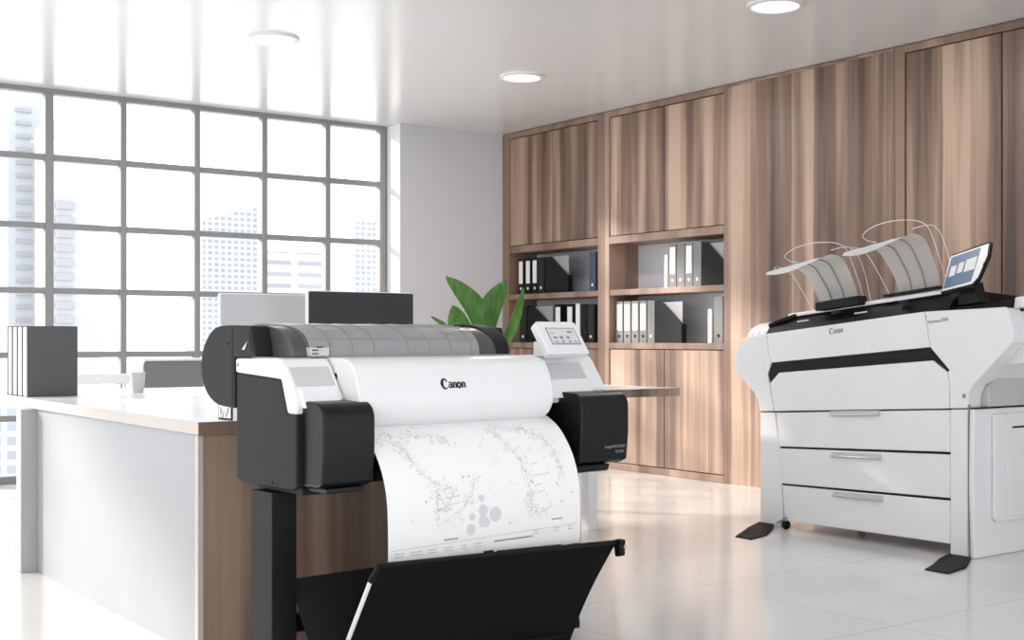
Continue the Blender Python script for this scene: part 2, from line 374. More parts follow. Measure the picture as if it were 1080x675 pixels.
# inner wooden lining of the openings is the side panels; wide flush panel
t = thing('wall_panel', 'wide flush walnut wall panel between the bookcases and the tall wardrobe doors', 'wall panel')
bm = B(); box(bm, XF, XB, 4.79, 6.168, 0, 2.725); obj('veneer_board', bm, M['walnut'], t)
rail('top_rail', XF - .002, XB, 4.79, 6.168, 2.726, 2.745, t)
t = thing('wardrobe', 'tall walnut wardrobe with full height doors behind the large white plotter', 'wardrobe')
rail('side_panel', XF, XB, 4.715, 4.788, 0, 2.745, t); rail('side_panel', XF, XB, 2.76, 2.80, 0, 2.745, t)
rail('top_rail', XF, XB, 2.80, 4.715, 2.70, 2.745, t); rail('plinth', XF, XB, 2.80, 4.715, 0, .05, t)
for a, b in ((4.082, 4.708), (3.446, 4.074), (2.808, 3.438)):
    bm = B(); box(bm, XF + .008, XF + .028, a, b, .056, 2.694); obj('door', bm, M['walnut'], t, bevel=.0015)
bm = B(); box(bm, XF + .03, XB, 2.80, 4.715, .05, 2.70); obj('carcass', bm, M['black'], t)

def rebase(t):
    kids = [o for o in bpy.data.objects if o.parent == t]; sub = [o for o in bpy.data.objects if o.parent in kids]
    ps = [v.co for o in kids for v in o.data.vertices]
    c = Vector(((min(p.x for p in ps) + max(p.x for p in ps)) / 2, (min(p.y for p in ps) + max(p.y for p in ps)) / 2, 0))
    t.location = c
    for o in kids + sub: o.data.transform(Matrix.Translation(-c))
for t in [o for o in bpy.data.objects if o.name.split('.')[0] in ('bookcase_cabinet', 'wall_panel', 'wardrobe')]: rebase(t)

# ------------------------------------------------------------------ binders on the shelves
def copy_tree(o, parent=None):
    c = o.copy(); C.objects.link(c)
    if parent: c.parent = parent
    for ch in [k for k in bpy.data.objects if k.parent == o]: copy_tree(ch, c)
    return c
def make_binder(kind, wd, h, label_on=True, hole=True, name='lever_arch_binder', fullabel=False, holecol='label_white'):
    t = thing(name, 'binder', 'binder')
    bm = B(); prism(bm, [(-wd / 2, 0), (-wd / 2, h), (wd / 2, h), (wd / 2, 0)], 'x', 0, .004)
    prism(bm, [(-wd / 2, .003), (-wd / 2, h), (-wd / 2 + .003, h), (-wd / 2 + .003, .003)], 'x', .004, .2)
    prism(bm, [(wd / 2 - .003, .003), (wd / 2 - .003, h), (wd / 2, h), (wd / 2, .003)], 'x', .004, .2)
    obj('cover', bm, M[kind], t, bevel=.001)
    bm = B(); box(bm, .01, .19, -wd / 2 + .006, wd / 2 - .006, .003, h - .012); obj('page_block', bm, M['book_white'], t)
    if label_on:
        bm = B(); box(bm, -.0012, 0, -wd * .36, wd * .36, h * (.3 if not fullabel else .24), h * .93); obj('spine_label', bm, M['label_white'], t)
    if hole:
        bm = B(); lathe(bm, [(.006, -.0015), (.0095, -.003), (.0125, -.0015), (.0125, 0.0)], 16, (0, 0, h * .16), 'x'); obj('finger_ring', bm, M[holecol], t)
    return t
used = {}
def place_binder(key, args, y, z, label, group, x=6.345):
    if key in used: o = copy_tree(used[key])
    else: o = make_binder(*args); used[key] = o
    o.location = (x, y, z); tag(o, label, 'binder', group); return o
BK = ('binder_black', .074, .30, True, True); BKp = ('binder_olive', .078, .30, False, True)
# upper shelf of the left bookcase
g = 'binders on the upper shelf of the left bookcase'
for y, p in ((8.63, 'leftmost of the three'), (8.53, 'middle one of the three'), (8.435, 'rightmost of the three')):
    place_binder('bk', BK, y, 1.3735, 'black binder with white label, left bookcase upper shelf, ' + p, g)
place_binder('bkp', BKp, 8.35, 1.3735, 'plain dark grey binder without label, left bookcase upper shelf, beside the black magazine file', g)
place_binder('bl', ('binder_blue', .078, .31, False, True), 7.68, 1.3735, 'navy blue binder alone at the right end of the left bookcase upper shelf', g)
# lower shelf of the left bookcase
g = 'binders on the lower shelf of the left bookcase'
place_binder('bko', ('binder_olive', .085, .31, False, True), 8.60, .9675, 'dark grey binder at the left end of the left bookcase lower shelf, behind the plant', g)
place_binder('bw', ('binder_black', .085, .31, True, False, 'lever_arch_binder', True), 8.12, .9675, 'black binder with wide white label, left bookcase lower shelf, nearer the magazine file', g)
place_binder('bw', None, 7.965, .9675, 'black binder with wide white label, left bookcase lower shelf, next to the white folder', g)
place_binder('fw', ('label_white', .05, .31, False, False), 7.865, .9675, 'narrow white folder on the left bookcase lower shelf', g)
place_binder('bks', ('binder_black', .075, .305, False, False), 7.79, .9675, 'plain black binder right of the white folder, left bookcase lower shelf', g)
place_binder('bkp', None, 7.70, .9675, 'dark grey binder with ring at the right end of the left bookcase lower shelf', g)
# upper shelf of the middle bookcase
g = 'grey binders on the upper shelf of the middle bookcase'
place_binder('fw2', ('label_white', .035, .24, False, False), 6.835, 1.3735, 'thin short white folder left of the grey binders, middle bookcase upper shelf', g)
GR = ('binder_grey', .078, .315, True, True); GP = ('binder_grey', .078, .315, False, True)
for y, k, s in ((6.765, 'g', 'light grey binder with white label, leftmost on the middle bookcase upper shelf'), (6.68, 'gp', 'plain light grey binder, second from left among four, middle bookcase upper shelf'),
                (6.595, 'g', 'light grey binder with white label, third of four on the middle bookcase upper shelf'), (6.51, 'gp', 'plain light grey binder touching the black magazine file, middle bookcase upper shelf')):
    place_binder(k, GR if k == 'g' else GP, y, 1.3735, s, g)
# lower shelf of the middle bookcase
g = 'grey binders on the lower shelf of the middle bookcase'
for y, k, s in ((7.355, 'gk', 'leftmost'), (7.265, 'gk', 'second from the left'), (7.175, 'gk', 'third from the left'), (7.085, 'gk', 'fourth from the left')):
    place_binder(k, ('binder_grey', .078, .315, True, True, 'lever_arch_binder', False, 'black'), y, .9675, 'grey binder with white label on the middle bookcase lower shelf, ' + s, g)
place_binder('gp', None, 6.998, .9675, 'plain grey binder touching the magazine file, middle bookcase lower shelf', g)
place_binder('fw2', None, 6.385, .9675, 'thin short white folder beside the lone grey binder, middle bookcase lower shelf', g)
place_binder('gpk', ('binder_grey', .085, .325, False, True, 'lever_arch_binder', False, 'black'), 6.30, .9675, 'lone grey binder with black ring at the right end of the middle bookcase lower shelf', g)
def magazine_file(y0, y1, z, label, grey='binder_grey'):
    t = thing('magazine_file', label, 'magazine file', (6.345, (y0 + y1) / 2, z), 0, 'black magazine files on the shelves')
    h = .30; a = (y1 - y0) / 2
    # y1 is the left end as seen from the room; the cut corner is at the right (lower y)
    cut = [(-a, .0), (a, .0), (a, h), (a * .45, h), (-a, h * .48)]
    bm = B(); prism(bm, cut, 'x', 0, .003); prism(bm, [(-a, 0), (a, 0), (a, .003), (-a, .003)], 'x', .003, .05)
    prism(bm, [(a - .003, 0), (a, 0), (a, h), (a - .003, h)], 'x', .003, .05); prism(bm, [(-a, 0), (-a + .003, 0), (-a + .003, h * .47), (-a, h * .47)], 'x', .003, .05)
    obj('file_body', bm, M['binder_black'], t)
    bm = B(); box(bm, .012, .015, -a + .0035, a - .0035, .004, h); obj('grey_lining', bm, M['mid_grey'], t)
magazine_file(7.99, 8.29, 1.3735, 'black magazine file with cut corner on the left bookcase upper shelf')
magazine_file(8.20, 8.53, .9675, 'black magazine file with cut corner on the left bookcase lower shelf, behind the plant')
magazine_file(6.22, 6.46, 1.3735, 'black magazine file with cut corner on the middle bookcase upper shelf')
magazine_file(6.67, 6.95, .9675, 'black magazine file with cut corner on the middle bookcase lower shelf')

# ------------------------------------------------------------------ the long desk
t = thing('office_desk', 'long white topped office desk with walnut end panel, behind the plotter with the printed sheet', 'desk')
L_out = [(1.515, 3.75), (2.40, 3.75), (2.40, 4.88), (4.62, 4.88), (4.62, 6.50), (1.515, 6.50)]
bm = B(); prism(bm, L_out, 'z', .715, .74); obj('worktop', bm, M['laminate'], t, bevel=.0015)
bm = B(); box(bm, 1.512, 1.5145, 3.75, 6.50, .70, .7395); obj('edge_strip', bm, M['edge_beige'], t)
bm = B(); box(bm, 1.512, 2.403, 3.7455, 3.7498, .698, .7395); obj('edge_strip', bm, M['walnut_rail'], t)
bm = B(); box(bm, 2.404, 4.62, 4.8755, 4.8795, .698, .7395); box(bm, 4.6202, 4.6235, 4.8755, 6.50, .698, .7395); obj('edge_strip', bm, M['walnut_desk'], t)
bm = B(); prism(bm, [(1.516, 3.751), (2.399, 3.751), (2.399, 4.881), (4.619, 4.881), (4.619, 6.499), (1.516, 6.499)], 'z', .698, .7145); obj('underlay_board', bm, M['walnut_rail'], t)
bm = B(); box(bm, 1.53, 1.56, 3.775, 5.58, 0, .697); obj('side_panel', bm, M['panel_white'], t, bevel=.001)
bm = B(); box(bm, 1.512, 1.529, 3.7505, 3.774, 0, .697); obj('end_strip', bm, M['edge_beige'], t)
bm = B(); box(bm, 1.5295, 2.40, 3.7505, 3.7745, 0, .697); obj('end_panel', bm, M['walnut_desk'], t, bevel=.001)
bm = B(); box(bm, 1.462, 1.55, 5.585, 5.66, 0, .697); obj('leg', bm, M['leg_grey'], t, bevel=.003)
for x, y in ((4.17, 5.08), (4.17, 6.25), (2.2, 6.3)):
    bm = B(); box(bm, x, x + .06, y, y + .06, 0, .697); obj('leg', bm, M['white_metal'], t, bevel=.003)

rebase(t)
# four slate binders standing on the desk's left end
for i in range(4):
    s = ('front one facing the room', 'second from the front', 'third from the front', 'rearmost of the four')[i]
    b = thing('slate_binder', 'slate grey binder standing on the left end of the desk, ' + s, 'binder', (1.54, 5.785 + i * .084, .7405), 0, 'four slate binders on the desk')
    bm = B(); box(bm, 0, .222, 0, .004, 0, .315); box(bm, 0, .222, .077, .081, 0, .315); obj('cover', bm, M['binder_slate'], b, bevel=.001)
    bm = B(); box(bm, .004, .216, .006, .075, .004, .311); obj('page_block', bm, M['book_white'], b)
# frosted tumbler
t = thing('tumbler', 'small frosted glass tumbler standing on the white desk', 'cup', (2.09, 5.93, .7405))
bm = B(); lathe(bm, [(.0001, .001), (.026, 0), (.031, .03), (.036, .10), (.0335, .10), (.029, .03), (.024, .006), (.0001, .006)], 32); obj('cup_body', bm, M['glass_cup'], t)
bm = B(); lathe(bm, [(.0001, .0075), (.0265, .0075), (.0295, .06), (.0001, .06)], 24); obj('water', bm, M['pale_grey'], t)

# monitors
def monitor(label, x, y, wd, h, rz, shell, face, z0=.7405, tilt=0, lift=.16, rear=False):
    t = thing('desktop_monitor', label, 'monitor', (x, y, z0), rz)
    bm = B(); prism(bm, rrect(-wd / 2, wd / 2, lift, lift + h, .014), 'y', -.012, .012)
    R = Matrix.Translation((0, 0, lift)) @ Matrix.Rotation(tilt, 4, 'X') @ Matrix.Translation((0, 0, -lift))
    bmesh.ops.transform(bm, matrix=R, verts=bm.verts); obj('monitor_shell', bm, shell, t, bevel=.003)
    bm = B(); prism(bm, rrect(-wd / 2 + .008, wd / 2 - .004, lift + .006, lift + h - .005, .008), 'y', -.0135, -.012)
    bmesh.ops.transform(bm, matrix=R, verts=bm.verts); obj('screen' if not rear else 'rear_panel', bm, face, t)
    bm = B(); prism(bm, rrect(-.10, .10, -.09, .09, .02), 'z', 0, .008); obj('stand_base', bm, M['silver'], t, bevel=.002)
    bm = B(); box(bm, -.035, .035, .013, .024, .008, lift + .12); obj('stand_neck', bm, M['silver'], t, bevel=.002)
monitor('black desktop monitor with a thin white edge on the desk behind the plotter', 3.20, 5.75, .625, .36, .0, M['white_plastic'], M['screen_dark'], lift=.142)
monitor('silver grey desktop monitor seen from behind, left of the black monitor', 2.87, 6.03, .66, .355, .0, M['white_plastic'], M['silver'], lift=.135, rear=True)

# office chair beyond the desk
t = thing('office_chair', 'grey backed office chair with a white arm beyond the desk, by the window', 'chair', (2.75, 7.35, 0))
bm = B(); prism(bm, rrect(-.18, .185, .48, .872, .03), 'y', -.16, -.135); obj('backrest', bm, M['mesh_grey'], t, bevel=.004)
bm = B(); box(bm, -.186, .19, -.168, -.128, .868, .884); obj('top_rail', bm, M['white_metal'], t, bevel=.004)
bm = B(); prism(bm, rrect(-.24, .24, -.13, .33, .06), 'z', .42, .48); obj('seat', bm, M['mesh_grey'], t, bevel=.01)
bm = B(); tube(bm, [(0, .1, .05), (0, .1, .42)], .028, 12)
for k in range(5):
    a = k * 2 * PI / 5; tube(bm, [(0, .1, .075), (.27 * math.cos(a), .1 + .27 * math.sin(a), .055)], .016, 8)
obj('pedestal', bm, M['white_metal'], t)
for k in range(5):
    a = k * 2 * PI / 5; bm = B(); lathe(bm, [(.0001, -.012), (.026, -.012), (.028, 0), (.026, .012), (.0001, .012)], 16, (.27 * math.cos(a), .1 + .27 * math.sin(a), .028), 'x'); obj('castor', bm, M['black'], t)
bm = B(); prism(bm, [(-.60, .745), (-.26, .735), (-.235, .745), (-.235, .785), (-.26, .795), (-.60, .80)], 'y', -.1, -.03)
box(bm, -.27, -.25, -.08, -.05, .44, .74); box(bm, -.26, -.2, -.08, -.05, .44, .47); obj('armrest', bm, M['white_plastic'], t, bevel=.006)

# potted plant on the desk
t = thing('potted_plant', 'potted plant with broad green leaves on the desk, beside the bookcase', 'plant', (3.97, 5.75, .7405))
bm = B(); lathe(bm, [(.0001, 0), (.062, 0), (.078, .14), (.082, .155), (.074, .155), (.07, .13), (.0001, .13)], 32); obj('pot', bm, M['pot'], t)
bm = B(); lathe(bm, [(.0001, .131), (.069, .131), (.0001, .138)], 24); obj('soil', bm, M['soil'], t)
def leaf(base, tip, width, bulge, fold=.25, belly=.5, twist=0.0):
    """a broad blade from base to tip; bulge bends the midrib sideways"""
    b = Vector(base); e = Vector(tip); n = 16; bm = B(); rows = []
    ax = (e - b).normalized(); side0 = Vector((ax.z, 0, -ax.x)).normalized(); out = side0.cross(ax).normalized()
    side = (side0 * math.cos(twist) + out * math.sin(twist)).normalized(); out = side.cross(ax).normalized()
    for i in range(n + 1):
        s = i / n; p = b.lerp(e, s) + Vector(bulge) * math.sin(PI * s)
        wd = width * (math.sin(PI * min(1, s ** 1.15)) ** .62) if 0 < s < 1 else .003
        if s < .12: wd = max(wd * .6, .006)
        r = []
        for j in range(-3, 4):
            k = j / 3; r.append(bm.verts.new(p + side * wd * k + out * (fold * wd * abs(k) ** 1.5) + out * .002 * math.sin(9 * s + j)))
        rows.append(r)
    for a, c in zip(rows, rows[1:]):
        for j in range(6): bm.faces.new((a[j], a[j + 1], c[j + 1], c[j]))
    geo = bmesh.ops.solidify(bm, geom=bm.faces[:], thickness=.0012)
    o = obj('leaf', bm, M['leaf'], t)
    bm = B(); tube(bm, [b.lerp(e, s) + Vector(bulge) * math.sin(PI * s) + out * -.0015 for s in [i / 10 for i in range(10)]], .0018, 6); obj('midrib', bm, M['leaf'], o)
leaf((.0, 0, .13), (-.26, -.02, .595), .068, (.055, -.03, .03), .35)
leaf((.01, 0, .13), (.155, .0, .585), .066, (-.05, .02, .02), .35, twist=.4)
leaf((.03, -.02, .13), (.25, -.04, .545), .045, (.0, -.02, -.03), .3, twist=-.3)
leaf((-.02, .0, .13), (-.19, .02, .44), .065, (-.01, .03, .0), .4, twist=.5)
leaf((.0, .03, .13), (.05, .05, .47), .055, (.0, .03, .0), .3)
leaf((-.03, .02, .13), (-.31, .05, .38), .016, (-.02, .0, .04), .2)

# ------------------------------------------------------------------ the near plotter (local axes: x along its length, y towards its back)
PL = thing('wide_format_printer', 'wide white and charcoal plotter on a stand, printing a plan sheet into a black basket', 'printer', (1.523, 2.966, 0), .084)
W = 1.165
def part(name, bm, m, bevel=0, parent=None, seg=2): return obj(name, bm, M[m] if isinstance(m, str) else m, parent or PL, bevel=bevel, seg=seg)
# dark side cheeks
for a, b in ((0, .03), (W - .03, W)):
    bm = B(); prism(bm, [(.107, .600), (.128, .592), (.40, .590), (.437, .598), (.437, .902), (.187, .888), (.150, .796), (.107, .796)], 'x', a, b); part('side_panel', bm, 'charcoal', .006)
# body core, recessed under the front cover
bm = B(); prism(bm, [(.15, .62), (.42, .60), (.43, .93), (.20, .93), (.17, .80)], 'x', .03, W - .03); part('body', bm, 'black')
for a in (.03, W - .20):
    bm = B(); box(bm, a, a + .17, .125, .36, .575, .60); part('underside_bracket', bm, 'charcoal', .004)
bm = B(); box(bm, .19, .953, .10, .40, .60, .625); part('platen_underside', bm, 'black')
# white shell at each end
for a, b in ((-.003, .150), (.873, W + .003)):
    bm = B(); prism(bm, [(.437, .944), (.215, .947), (.185, .943), (.165, .925), (.106, .840), (.104, .796), (.1495, .796), (.185, .888), (.437, .902)], 'x', a, b)
    part('end_shell', bm, 'white_plastic', .008, seg=3)
# insets on the sloping front of each shell
def slope(s):   # s: 0 top .. 1 bottom of the sloping face
    return (.165 - .059 * s, .925 - .085 * s)
for a, b in ((.010, .136), (.905, 1.10)):
    bm = B(); prism(bm, [(slope(0.0)[0] - .002, slope(0.0)[1] - .002), (slope(.62)[0] - .003, slope(.62)[1]), (slope(.62)[0] + .01, slope(.62)[1]), (slope(0.0)[0] + .01, slope(0)[1] - .008)], 'x', a, b); part('grey_inset', bm, 'pale_grey', .002)
    bm = B(); prism(bm, [(slope(.66)[0] - .012, slope(.66)[1] + .002), (slope(1.25)[0] - .010, slope(1.2)[1] - .01), (slope(1.25)[0] + .01, slope(1.2)[1] - .01), (slope(.66)[0] + .01, slope(.66)[1])], 'x', a + .004, b - .004); part('tank_door', bm, 'white_plastic', .003)
# big curved front cover
prof = smoothline([(.44, .945), (.30, .947), (.18, .947), (.115, .944), (.076, .930), (.055, .902), (.041, .866), (.034, .830), (.038, .797), (.060, .768), (.098, .752), (.14, .748)], 5)
bm = B(); loop = prof + [(.15, .76), (.15, .90), (.44, .925)]
prism(bm, loop, 'x', .153, .868)
part('top_cover', bm, 'white_plastic', .006)
bm = B(); box(bm, .20, .84, .195, .203, .946, .951); part('cover_seam', bm, 'mid_grey')
# ink tank covers
def tank(a, b, nm):
    pr = []
    top = [(0.006, .64), (.0, .70), (.0, .785)] + [(.0 + .042 * (1 - math.cos(k * PI / 12)), .785 + .044 * math.sin(k * PI / 12)) for k in range(1, 7)] + [(.105, .832), (.150, .828)]
    pr = [(.150, .603), (.030, .603), (.008, .614)] + top
    bm = B(); prism(bm, pr, 'x', a, b); return part(nm, bm, 'block', .007, seg=3)
tk = tank(.018, .182, 'ink_tank_cover')
bm = B(); prism(bm, [(.148, .606), (.112, .606), (.112, .80), (.118, .822), (.148, .822)], 'x', .002, .0175); part('hinge_panel', bm, 'charcoal', .003)
bm = B(); prism(bm, [(.02, .588), (.10, .588), (.14, .602), (.0205, .6025)], 'x', .04, .16); part('tank_underside', bm, 'block', .004)
tk2 = tank(.954, W, 'ink_tank_cover')
bm = B(); prism(bm, [(.02, .580), (.12, .580), (.14, .602), (.0105, .6025)], 'x', .945, 1.09); part('tank_underside', bm, 'block', .004)
bm = B(); prism(bm, [(.151, .60), (.30, .60), (.30, .82), (.151, .82)], 'x', .935, W - .031); part('tank_housing', bm, 'block', .004)
lettering('model_lettering', 'imagePROGRAF', .0135, M['binder_grey'], PL, ((1.055, -.0008, .6535), (1, 0, 0), (0, 0, 1)), .0003)
lettering('model_lettering', 'TM-300', .0125, M['binder_grey'], PL, ((1.100, -.0008, .6365), (1, 0, 0), (0, 0, 1)), .0003)
# touch screen
a0 = Vector((0.905, .105, .946)); tl = math.atan2(.075, .105)
scr = B(); prism(scr, [(-.0, .0), (.178, .0), (.178, .118), (.170, .126), (.012, .126), (.0, .116)], 'y', -.012, .016)
Rm = Matrix.Translation(a0) @ Matrix.Shear('XZ', 4, (0.0, 0.0)) @ Matrix.Rotation(-tl, 4, 'X')
bmesh.ops.transform(scr, matrix=Rm, verts=scr.verts); ts = part('touch_screen', scr, 'white_plastic', .004, seg=3)
def onscr(name, pts, m, y0=-.0135, y1=-.012):
    bm = B(); prism(bm, pts, 'y', y0, y1); bmesh.ops.transform(bm, matrix=Rm, verts=bm.verts); return part(name, bm, m, parent=ts)
onscr('screen_bezel', [(.033, .034), (.158, .034), (.158, .099), (.033, .099)], 'mid_grey')
onscr('display', [(.037, .038), (.154, .038), (.154, .095), (.037, .095)], mat('display_pale', (.72, .73, .75), .3), -.0142, -.0135)
for r in ((.045, .058, .075, .079), (.118, .140, .078, .086), (.048, .066, .056, .064), (.076, .090, .054, .066), (.106, .118, .056, .066), (.078, .088, .040, .048), (.108, .118, .040, .048), (.046, .064, .042, .046), (.13, .148, .042, .046)):
    onscr('display_icon', [(r[0], r[2]), (r[1], r[2]), (r[1], r[3]), (r[0], r[3])], 'logo_grey', -.0146, -.0142)
bm = B(); prism(bm, [(.12, .943), (.20, .943), (.20, .99), (.165, .99)], 'x', .93, 1.055); part('screen_bracket', bm, 'white_plastic', .004)
# roll cover and rear housing
rc = smoothline([(.205, .948), (.212, .985), (.245, 1.018), (.31, 1.037), (.40, 1.043), (.52, 1.043), (.59, 1.015), (.63, .96)], 5)
bm = B(); sheet(bm, rc, .105, .712, -.004, nseg=1); part('roll_cover', bm, 'smoky')
bm = B()
for x in (.17, .245, .32, .44, .52, .60, .68):
    sheet(bm, [(p[0] - .0, p[1] + .0008) for p in rc[:22]], x, x + .0022, .0016)
for yy, zz in ((.2225, 1.000), (.31, 1.0375), (.212, .965)):
    box(bm, .108, .71, yy - .002, yy + .001, zz - .001, zz + .0012)
part('cover_grid', bm, 'mid_grey')
bm = B(); lathe(bm, [(.0001, .12), (.062, .12), (.062, .70), (.0001, .70)], 40, (0, .40, .955), 'x'); part('paper_roll', bm, 'paper')
Dp = smoothline([(.345, 1.036), (.50, 1.038), (.57, 1.028), (.625, .985), (.648, .93), (.640, .875), (.605, .832), (.545, .806), (.475, .800), (.4385, .800)], 4)
for a, b in ((-.004, .055), (.865, .925)):
    bm = B(); prism(bm, Dp + [(.4385, .90), (.439, .946), (.32, .948), (.325, .968)], 'x', a, b); part('roll_housing', bm, 'charcoal', .006)
bm = B(); prism(bm, [(.440, 1.012), (.352, 1.012), (.338, .966), (.390, .966)], 'x', -.0055, -.0042); part('housing_recess', bm, 'black')
bm = B(); prism(bm, [(.392, .9685), (.378, .9685), (.362, .992)], 'x', -.0068, -.0056); part('spindle_lever', bm, 'white_plastic')
bm = B(); lathe(bm, [(.0001, -.006), (.004, -.006), (.004, -.004)], 10, (0, .478, .985), 'x'); part('screw', bm, 'black')
bm = B(); box(bm, -.0048, -.0042, .452, .454, .81, 1.03); part('housing_seam', bm, 'black')
dome = smoothline([(.215, .948), (.222, .975), (.25, 1.005), (.30, 1.028), (.36, 1.036), (.42, 1.036)], 4) + [(.44, .948)]
bm = B(); prism(bm, dome, 'x', .056, .103); part('end_dome', bm, 'smoky_dark', .004)
bm = B(); prism(bm, dome, 'x', .714, .79); part('end_dome', bm, 'smoky_dark', .004)
dome2 = [(p[0] + .02, p[1] + (.010 if p[1] > .96 else 0)) for p in dome]
bm = B(); prism(bm, dome2, 'x', .792, .862); part('roll_end_cap', bm, 'charcoal', .005)
bm = B(); box(bm, .100, .16, .195, .225, .951, .975); part('spool_holder', bm, 'pale_grey', .002)
for (x, z) in ((.118, .9745), (.103, .966), (.103, .956)):
    bm = B(); box(bm, x, x + .020, .1925, .1945, z, z + .003); part('scale_mark', bm, 'black')
# rating label hanging under the rear housing
bm = B(); box(bm, .0, .004, .463, .545, .762, .812); lb = part('rating_label', bm, 'black', .001)
bm = B(); box(bm, -.001, 0, .469, .54, .769, .806); part('label_sheet', bm, 'label_white', parent=lb)
bm = B(); prism(bm, [(.53, .775), (.53, .80), (.515, .787)], 'x', -.0018, -.001); prism(bm, [(.50, .772), (.485, .80), (.475, .80), (.49, .772)], 'x', -.0018, -.001); prism(bm, [(.512, .77), (.525, .77), (.505, .79)], 'x', -.0018, -.001); part('label_print', bm, 'mid_grey', parent=lb)
# small screw dots on the cheek
bm = B(); lathe(bm, [(.0001, -.0048), (.005, -.0048), (.005, -.003)], 12, (0, .42, .925), 'x'); part('screw', bm, 'mid_grey')
bm = B(); lathe(bm, [(.0001, -.002), (.006, -.002), (.006, 0)], 12, (0, .235, .604), 'x'); part('screw', bm, 'black')
# logo on the cover: heavy pointed C and four letters
def canon(parent, o0, r, u, s, m, warp=None):
    o0, r, u = Vector(o0), Vector(r).normalized(), Vector(u).normalized(); n = r.cross(u)
    bm = B()
    def stroke(pts, ws):
        Lr = []
        for i, p in enumerate(pts):
            p = Vector(p); d = Vector(pts[min(i + 1, len(pts) - 1)]) - Vector(pts[max(i - 1, 0)]); d = d.normalized() if d.length else Vector((1, 0)); q = Vector((-d.y, d.x))
            Lr.append((p + q * ws[i] * .66, p - q * ws[i] * .66))
        for (a, b), (c, d2) in zip(Lr, Lr[1:]):
            vs = []
            for k in (a, b, d2, c):
                P3 = o0 + (r * k.x + u * k.y) * s; vs.append(bm.verts.new(warp(P3 + n * .0008) if warp else P3 + n * .0008))
            try: bm.faces.new(vs)
            except Exception: pass
    def arc(cx, cy, rx, ry, a0, a1, w0, w1, w2, k=14):
        pts, ws = [], []
        for i in range(k + 1):
            t_ = i / k; a = math.radians(a0 + (a1 - a0) * t_); pts.append((cx + rx * math.cos(a), cy + ry * math.sin(a)))
            ws.append(w0 + (w1 - w0) * t_ * 2 if t_ < .5 else w1 + (w2 - w1) * (t_ - .5) * 2)
        stroke(pts, ws)
    arc(.50, .47, .38, .50, 35, 318, .05, .30, .05)                       # C
    stroke([(.81, .76), (.70, .80), (.60, .62)], [.03, .16, .05])          # its pointed serif
    stroke([(.98, .52), (1.08, .60), (1.20, .62), (1.30, .55), (1.32, .3), (1.34, .08), (1.42, .04)], [.10, .10, .1, .16, .18, .18, .05])  # a
    arc(1.13, .22, .14, .16, 60, 330, .06, .16, .06)
    for x in (1.52, 2.62):
        stroke([(x - .04, .60), (x + .06, .56), (x + .06, .02)], [.05, .18, .18]); stroke([(x + .08, .5), (x + .24, .62), (x + .38, .5), (x + .38, .02)], [.06, .12, .18, .18])
    arc(2.26, .31, .20, .26, 0, 360, .17, .17, .17, 20)
    ov = obj('brand_lettering', bm, m, parent); return ov
# the cover's front at z about .87 leans; place the logo on it
canon(PL, (.437, .0385, .857), (1, 0, 0), (0, .30, 1), .0285, M['logo'])
# stand
for a, b in ((.0, .078), (W - .078, W)):
    bm = B(); box(bm, a, b, .234, .345, .07, .575); part('stand_leg', bm, 'black', .003)
    bm = B(); box(bm, a - .0015, a, .234, .345, .07, .575); part('leg_lit_side', bm, 'charcoal')  # thin paler sheet paints the light on the leg's side
    bm = B(); prism(bm, [(.215, .035), (.60, .035), (.60, .06), (.36, .075), (.22, .075), (.215, .06)], 'x', a + .01, b - .01); part('stand_foot', bm, 'black', .004)
    for y in (.255, .56):
        bm = B(); lathe(bm, [(.0001, -.012), (.024, -.012), (.026, 0), (.024, .012), (.0001, .012)], 18, ((a + b) / 2, y, .0265), 'x'); part('castor', bm, 'black')
bm = B(); box(bm, .078, W - .078, .27, .31, .17, .22); part('cross_bar', bm, 'black', .003)
# basket: rear cloth, front panel with rail, white rods
bm = B(); sheet(bm, smoothline([(.262, .325), (.235, .26), (.16, .15), (.10, .09), (.05, .075)], 5), .08, .93, .003); part('basket_cloth', bm, 'fabric')
def bsk(u, s):  # front panel point: s 0 top..1 bottom; the panel leans back towards the floor
    y0 = -.098 - .022 * u; z0 = .408 - .030 * u
    return Vector((u, y0 + .205 * s + .015 * math.sin(PI * s), z0 - .36 * s))
bm = B(); rows_ = []
for i in range(11):
    s = i / 10; r = []
    for j in range(13):
        u = .130 + (.985 - .130) * j / 12 ; p = bsk(u, s); p.x += .012 * s * (1 if j > 6 else -1) * abs(j - 6) / 6 * -1
        p.y += .006 * math.sin(PI * j / 12); r.append(bm.verts.new(p))
    rows_.append(r)
for a, b in zip(rows_, rows_[1:]):
    for j in range(12): bm.faces.new((a[j], a[j + 1], b[j + 1], b[j]))
bmesh.ops.solidify(bm, geom=bm.faces[:], thickness=.004)
bk = part('basket_panel', bm, 'fabric')
bm = B(); tube(bm, [bsk(.128, 0) + Vector((0, 0, .002)), bsk(.55, 0) + Vector((0, -.002, .003)), bsk(.99, 0) + Vector((0, 0, .002))], .0065, 10); part('basket_rail', bm, 'black')
bm = B(); tube(bm, [bsk(.125, 0), bsk(.122, .06), bsk(.117, .12)], .009, 10); part('rod_sleeve', bm, 'black')
bm = B(); tube(bm, [bsk(.117, .12), bsk(.105, .95)], .0062, 10); part('basket_rod', bm, 'white_metal')
bm = B(); prism(bm, [(-.018, -.04), (.008, -.045), (.014, -.006), (.008, .010), (-.02, .010)], 'x', 0, .022)
for v in bm.verts: v.co += bsk(.985, 0)
cap = part('rod_sleeve', bm, 'black', .005)
bm = B(); lathe(bm, [(.0035, -.002), (.006, -.002), (.006, .001), (.0035, .001)], 12, tuple(bsk(1.0, 0) + Vector((0, -.021, -.012))), 'y'); part('sleeve_ring', bm, 'chrome', parent=cap)
